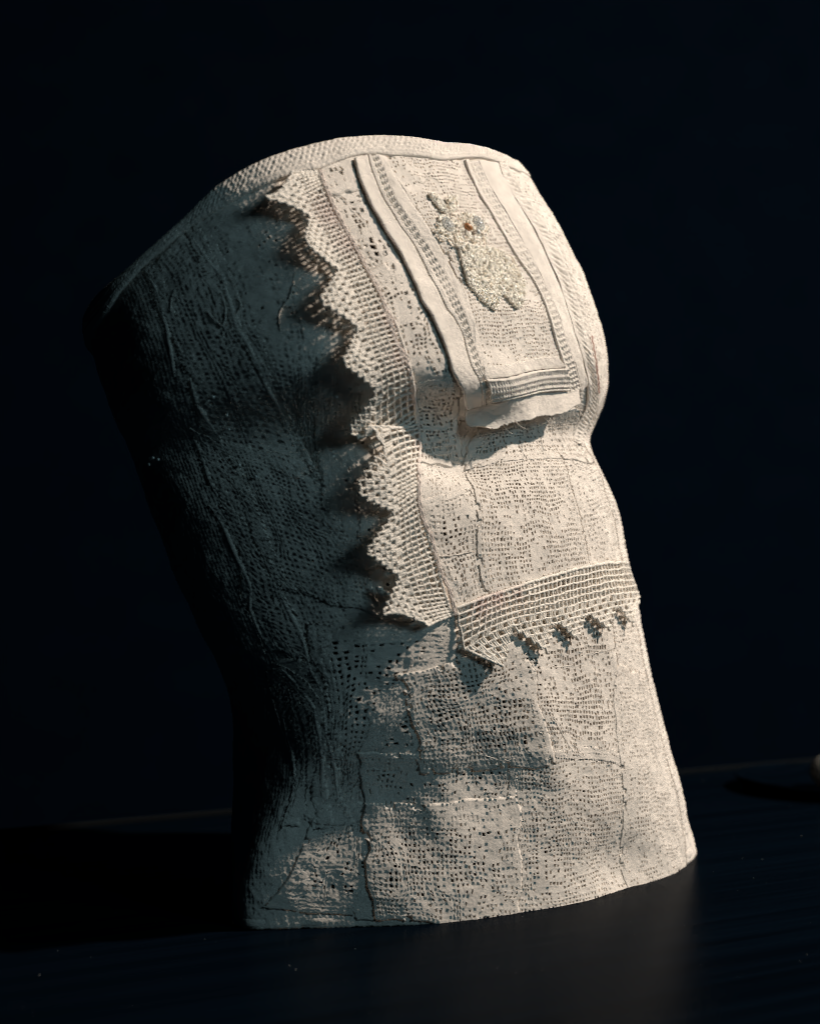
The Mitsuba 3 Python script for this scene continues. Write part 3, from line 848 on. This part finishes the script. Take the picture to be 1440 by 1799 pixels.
lace(TH + '__side_lace', TR['side_at_tips'], TR['side_at_hollows'], TR['side_hollows'], TR['side_tips'], 12, 6, 5, 0.9, 8.2, 5,
     pink=((12, 1.5, .006, .6), (20, 1.5, .005, .5), (36, .7, .004, .5), (52, 0, .005, .7), (60, .4, .004, .6), (44, 1.5, .004, .5)), r0=0.38,
     bridge=lambda x: 0.8 * np.exp(-((x - 0.575) / .07) ** 2))
lace(TH + '__chin_lace', TR['chin_at_tips'], TR['chin_at_hollows'], TR['chin_hollows'], TR['chin_tips'], 8, 6, 5, 0.9, 3.6, 9, start_full=True,
     pink=((2, 1, .004, .8), (5.3, .5, .004, .9), (9.5, 1, .003, .7)), r0=0.42)
q = at(TR['side_in'], np.linspace(0, 1, 160))
for k, w in enumerate((0.0, 0.006)):
    p = surf(q[:, 0] - w, q[:, 1], 0.0014 + 0.0002 * np.sin(np.arange(160) * 2.2 + 3 * k))
    put(TH + '__side_lace__cord', tubes(p[None], 0.00042, 6, 0.3, np.random.default_rng(3 + k)), 'yarn', color=yarn_colour(tubes(p[None], 0.00042, 6)[0], np.full(160 * 6 + 2, 0.45)))

# ----------------------------------------------------------------- tapes, drawn-thread ladders and braid round the owl panel


def dent(x, pitch, width, phase=0.0):
    d = np.mod(x / pitch + phase + 0.5, 1) - 0.5
    return np.exp(-(d * pitch / width) ** 2)


def n2(s, w, k, seed):
    return meshkit.noise(np.stack([s * k, w * k, s * 0 + seed], -1), seed) - 0.5


def tape_h(lift, seams, thick=0.9):
    def f(s, w, x):
        h = thick + lift * (1 - x) ** 1.6 + 0.25 * n2(s, w, .25, 2) + 0.05 * n2(s, w, 2.5, 3)
        h = h - 0.35 * (np.exp(-(x / .05) ** 2) + 0.6 * np.exp(-((1 - x) / .05) ** 2))
        for c in seams:
            h = h - 0.22 * np.exp(-((s - c - 0.25 * n2(w, w, .8, 5)) / .22) ** 2) + 0.14 * ((s - c) > 0) * np.exp(-np.abs(s - c) / 6)
        return h
    return f


def ladder_h(cords, cols, pitch, depth=0.75, base=0.9, colw=.45):
    def f(s, w, x):
        s2 = s + 0.5 * n2(s * 0 + 1, s, .5, 7) + 0.22 * n2(s, w, 1.2, 9)
        h = base + 0.15 * n2(s, w, .8, 3)
        for c in cords:
            h = h + 0.42 * np.exp(-((x - c) / .055) ** 2) * (0.75 + 0.35 * np.cos(2 * np.pi * s / 0.8 + 40 * c))
        pit = 0
        for c in cols:
            pit = np.maximum(pit, np.exp(-((x - c) / .065) ** 2) * dent(s2 + 2.0 * (x - .6), pitch, colw * pitch * .8))
        bar = dent(s2 + 2.0 * (x - .6), pitch, .2 * pitch, .5) * ((x > cols[0] - .1) & (x < cols[-1] + .1))
        return h - depth * pit + 0.25 * bar
    return f


def plain_h(base=0.9):
    return lambda s, w, x: base * .8 + 0.35 * n2(s, w, .3, 4) + 0.08 * n2(s, w, 1.6, 6) - 0.25 * np.exp(-((1 - x) / .12) ** 2)


put(TH + '__tape', sheet(TR['tape_l0'], TR['tape_l1'], tape_h(1.2, (7.5, 26, 47, 66, 83, 94)), ), 'cotton')
put(TH + '__ladder_trim', sheet(TR['tape_l1'], TR['lad_l1'], ladder_h((.07, .2), (.42, .62, .82), 2.35)), 'cotton')
put(TH + '__plain_strip', sheet(TR['lad_l1'], TR['plain_l1'], plain_h()), 'cotton')
put(TH + '__ladder_trim', sheet(TR['lad_r0'], TR['lad_r1'], ladder_h((.06,), (.35, .58, .8), 2.2, 0.55)), 'cotton')
put(TH + '__plain_strip', sheet(TR['lad_r1'], TR['plain_r1'], plain_h(1.1)), 'cotton')


def edge_h(s, w, x):
    s2 = s + 0.3 * n2(s, w, .7, 8)
    slit = np.exp(-((x - .32) / .16) ** 2) + np.exp(-((x - .78) / .12) ** 2)
    return 0.9 + 0.5 * np.sin(np.pi * x) + 0.3 * n2(s, w, .5, 2) - 0.65 * slit * dent(s2, 2.3, .55) * (0.4 + 1.2 * (n2(s, w * 0, .6, 4) + .5)) + 0.3 * np.exp(-((x - .55) / .06) ** 2)


put(TH + '__edge_trim', sheet(TR['edge_r0'], TR['edge_r1'], edge_h), 'cotton')
q = at(TR['red_thread'], np.linspace(0, 1, 60))
put(TH + '__edge_trim__pink_thread', tubes(surf(q[:, 0], q[:, 1], 0.0016 + 0.00015 * np.sin(np.arange(60) * .9))[None], 0.00028), 'pink_thread', label='faded pink sewing thread in the right trim')
put(TH + '__sill', sheet(TR['sill0'], TR['sill1'], plain_h(1.2)), 'cotton')


def braid_h(s, w, x):
    h = 1.7 + 0.25 * n2(s, w, .6, 3)
    sk = s + 0.25 * n2(s, w, .9, 5)
    h = h + 0.35 * np.exp(-((x - .05) / .05) ** 2)
    for k, c in enumerate((.22, .45, .66)):
        h = h - 0.45 * np.exp(-((x - c) / .075) ** 2) * dent(sk + 1.6 * (x - c), 1.32, .36, .27 * k)
    for k, c in enumerate((.82, .96)):
        h = h + 0.32 * np.exp(-((x - c) / .05) ** 2) * (0.7 + 0.5 * np.cos(2 * np.pi * (s + 5 * (x - c)) / 1.25 + k))
    return h - 0.4 * np.exp(-((x - .89) / .03) ** 2)


put(TH + '__braid', sheet(TR['sill1'], TR['braid1'], braid_h, 0.27e-3), 'cotton')


def fray(S, W, L, D):
    j = meshkit.noise(np.stack([S * 40, S * 0, S * 0], -1), 4) - .5
    k = meshkit.noise(np.stack([S * 170, S * 0 + 3, S * 0], -1), 4) - .5
    return np.clip(S, 0, 1), W * (1 + (0.05 * j + 0.05 * k) * W ** 3)


def flap_h(s, w, x):
    return 1.2 + 7.5 * x ** 1.5 * (1 - 0.45 * s / s.max()) + 0.9 * n2(s, w, .16, 5) + 0.3 * n2(s, w, .5, 6) + 0.06 * n2(s, w, 3, 7) + 0.5 * np.exp(-((s - 3.5) / 2.5) ** 2) * (x > .3)


put(TH + '__frayed_tape', sheet(TR['flap0'], TR['flap1'], flap_h, 0.3e-3, 0.35e-3, fray), 'cotton', label='raw-edged cotton strip hanging out below the braid')
rng = np.random.default_rng(12)
for q in TR['frays']:
    o = surf(q[0], q[1], 0.0052)
    n = normal(q[0], q[1])
    d = np.array([rng.normal() * .5, -.3, -.8])
    s = np.linspace(0, 1, 9)[:, None]
    p = o + d * 0.0042 * s + n * 0.0012 * np.sin(s * 2.5) + np.array([rng.normal() * .003, 0, 0]) * s ** 2
    loose(p, 0.00016, TH + '__frayed_tape__thread')
q = TR['tuft_thread']
p = surf(*at(q, np.linspace(0, 1, 14)).T, 0.0025)
loose(p, 0.00018, TH + '__loose_thread')
q = at(TR['tuft'], np.linspace(0, 1, 7))
put(TH + '__loose_tuft', join([blobs(surf(q[:, 0], q[:, 1], 0.0024), np.array([.5, .9, 1.2, 1.3, 1.0, .7, .5]) * 1e-3), blobs(surf(q[2:4, 0] + .012, q[2:4, 1] + .006, 0.0026), .0008)]), 'cotton')


def rim_h(s, w, x):
    sj = s + 0.6 * n2(s, w, .6, 3)
    wj = x * 5 + 0.5 * n2(s, w, .5, 4)
    far = np.clip((s / s.max() - .40) / .08, 0, 1)          # the binding thins out towards the back
    h = (0.8 + 0.9 * np.sin(np.pi * np.clip(x, 0, 1)) ** .7) * (1 - .6 * far)
    amt = 0.5 + 1.0 * (n2(s, w * 0, .12, 9) + .5)
    h = h - 0.55 * amt * dent(sj + (np.floor(wj) % 2) * .85, 1.7, .42) * np.exp(-((np.mod(wj, 1) - .5) / .28) ** 2) * (x > .3)
    h = h + 0.4 * np.exp(-((x - .08) / .06) ** 2) * (0.8 + 0.3 * np.cos(2 * np.pi * s / 1.3)) + 0.35 * np.exp(-((x - .22) / .05) ** 2) * (0.8 + 0.3 * np.cos(2 * np.pi * s / 1.3 + 2))
    return h + 0.25 * n2(s, w, 1.3, 5)


r0 = TR['rim0']
back = np.linspace(-0.3, 3.36 - 2 * np.pi, 30)
r0 = np.vstack([[3.36, r0[0, 1] - .002], r0, np.stack([back, np.linspace(r0[-1, 1], r0[0, 1] - .002, 30)], -1)])
r0 = at(r0, np.linspace(0, 1, 220))
r1 = np.stack([r0[:, 0], np.full(220, 1.0)], -1)
put(TH + '__rim_trim', sheet(r0, r1, rim_h, 0.36e-3, 1.2e-3), 'cotton', label='textured braid bound round the top rim')

# ----------------------------------------------------------------- creases, loose threads, sparkles
for k in range(100):
    if f'crease_{k:02d}' not in TR:
        break
    c = TR[f'crease_{k:02d}']
    n = 30
    q = at(c, np.linspace(0, 1, n))
    q = q + 0.004 * (np.stack([meshkit.noise(np.stack([np.arange(n) * .5, np.zeros(n) + k, np.zeros(n)], -1), s) for s in (1, 2)], -1) - .5) * [1, .4]
    taper = np.sin(np.pi * np.linspace(0.04, 0.96, n)) ** .6
    lift = 0.0005
    put(TH + '__crease', tubes(surf(q[:, 0], q[:, 1], lift)[None], (0.00018 * taper)[None] + 0.00005, 6), 'plaster')
for k in range(100):
    if f'fold_{k:02d}' not in TR:
        break
    n = 60
    q = at(TR[f'fold_{k:02d}'], np.linspace(0, 1, n))
    q = q + 0.006 * (np.stack([meshkit.noise(np.stack([np.arange(n) * .35, np.zeros(n) + k, np.zeros(n)], -1), s) for s in (1, 2)], -1) - .5) * [1, .3]
    wide = np.sin(np.pi * np.linspace(0.03, 0.97, n)) ** .5 * (0.6 + 0.8 * meshkit.noise(np.stack([np.arange(n) * .2, np.zeros(n) + k, np.zeros(n)], -1), 3))
    put(TH + '__fold', tubes(surf(q[:, 0], q[:, 1], -0.0009 * wide)[None], (0.0012 * wide)[None] + 0.00005, 12), 'plaster')
pts = TR['sparkles']
for q in pts:
    put(TH + '__glint_bead', blobs(surf(q[:1], q[1:2], 0.0012), 0.00055), 'silver')  # added shiny beads; their glints stand in for light through the gauze

# ----------------------------------------------------------------- the beaded owl
OWL = TH + '__bead_owl'
rng = np.random.default_rng(21)


def in_poly(poly, n, shrink=0.0):
    p = Path(poly + shrink * (poly.mean(0) - poly))
    lo, hi = poly.min(0), poly.max(0)
    out = []
    while len(out) < n:
        c = lo + rng.random((400, 2)) * (hi - lo)
        out += list(c[p.contains_points(c)])
    return np.array(out[:n])


def bugles(q, direction, spread, ln, rad, h):
    """Little glass tubes lying on the cloth at the points q."""
    o = surf(q[:, 0], q[:, 1], h)
    n = normal(q[:, 0], q[:, 1])
    up = body(q[:, 0], q[:, 1] + .01) - body(q[:, 0], q[:, 1])
    up /= np.linalg.norm(up, axis=1, keepdims=True)
    side = np.cross(n, up)
    a = direction + spread * rng.normal(size=len(q))
    d = np.cos(a)[:, None] * up + np.sin(a)[:, None] * side + 0.25 * rng.normal(size=(len(q), 1)) * n
    ln = ln * (0.7 + 0.6 * rng.random(len(q)))[:, None]
    s = np.linspace(-.5, .5, 4)
    return tubes(o[:, None] + s[None, :, None] * (d * ln)[:, None], rad, 7)


def beads_mesh(poly, nb, ns, direction, spread=0.5, hmax=1.7, ln=1.7e-3):
    q = in_poly(poly, nb)
    q2 = in_poly(poly, ns)
    return join([bugles(q, direction, spread, ln, 0.00030, (0.9 + (hmax - .9) * rng.random(nb)) * 1e-3),
                 blobs(surf(q2[:, 0], q2[:, 1], (1.0 + (hmax - .8) * rng.random(ns)) * 1e-3), (0.30 + 0.22 * rng.random(ns)) * 1e-3)])


body_q = TR['owl_body']
put(OWL, beads_mesh(body_q, 460, 620, 0.5, 0.7, 1.7), 'bead', label='owl sewn from pale glass beads on the panel')
put(OWL + '__clear_beads', beads_mesh(body_q, 120, 70, 0.5, 0.8, 2.4), 'clear_bead', kind='stuff')
put(OWL + '__head', beads_mesh(TR['owl_head'], 150, 110, 1.2, 1.0, 1.5, 1.3e-3), 'bead')
put(OWL + '__ear', beads_mesh(TR['owl_ear'], 50, 34, 0.45, 0.4, 2.0), 'bead')
put(OWL + '__ear', beads_mesh(TR['owl_ear2'], 34, 26, -0.2, 0.5, 2.0), 'bead')
for name in ('owl_eye', 'owl_eye2'):
    c = TR[name][0]
    o, n = surf(*c, 0.0014), normal(*c)
    up = body(c[0], c[1] + .01) - body(c[0], c[1])
    up /= np.linalg.norm(up)
    sd = np.cross(n, up)
    parts = []
    for rad, cnt, br in ((.0004, 3, .0006), (.0013, 9, .00045), (.0023, 16, .00042)):
        a = np.arange(cnt) * 2 * np.pi / cnt + rad * 900
        parts.append(blobs(o + rad * (np.cos(a)[:, None] * sd + np.sin(a)[:, None] * up) + n * (.0006 - rad * .1), br))
    put(OWL + '__eye', join(parts), 'silver', label='round grey beaded eye of the owl')
    a = rng.random(34) * 2 * np.pi
    rad = .0030 + .0007 * rng.random(34)[:, None]
    put(OWL + '__eye_ring', blobs(o + rad * (np.cos(a)[:, None] * sd + np.sin(a)[:, None] * up) - n * .0002, .00042), 'bead')
c = TR['owl_beak'].mean(0)
ax = surf(*TR['owl_beak'][1], .0022) - surf(*TR['owl_beak'][0], .0022)
L = np.linalg.norm(ax)
s = np.linspace(-.95, .95, 9)[:, None]
put(OWL + '__beak', tubes((surf(*c, 0.0020) + s * ax * .62)[None], (0.00105 * np.sqrt(1 - s.ravel() ** 2) + 1e-5)[None], 10), 'amber', label='orange-brown oval beak of the owl')
c = TR['owl_spot'][0]
put(OWL + '__bead', blobs(surf(c[:1], c[1:], 0.0018), 0.0011), 'silver')
bq = at(np.vstack([body_q, body_q[:1]]), np.linspace(0, 1, 90))
put(OWL + '__outline', blobs(surf(bq[:, 0], bq[:, 1], 0.0013), 0.00045), 'bead')
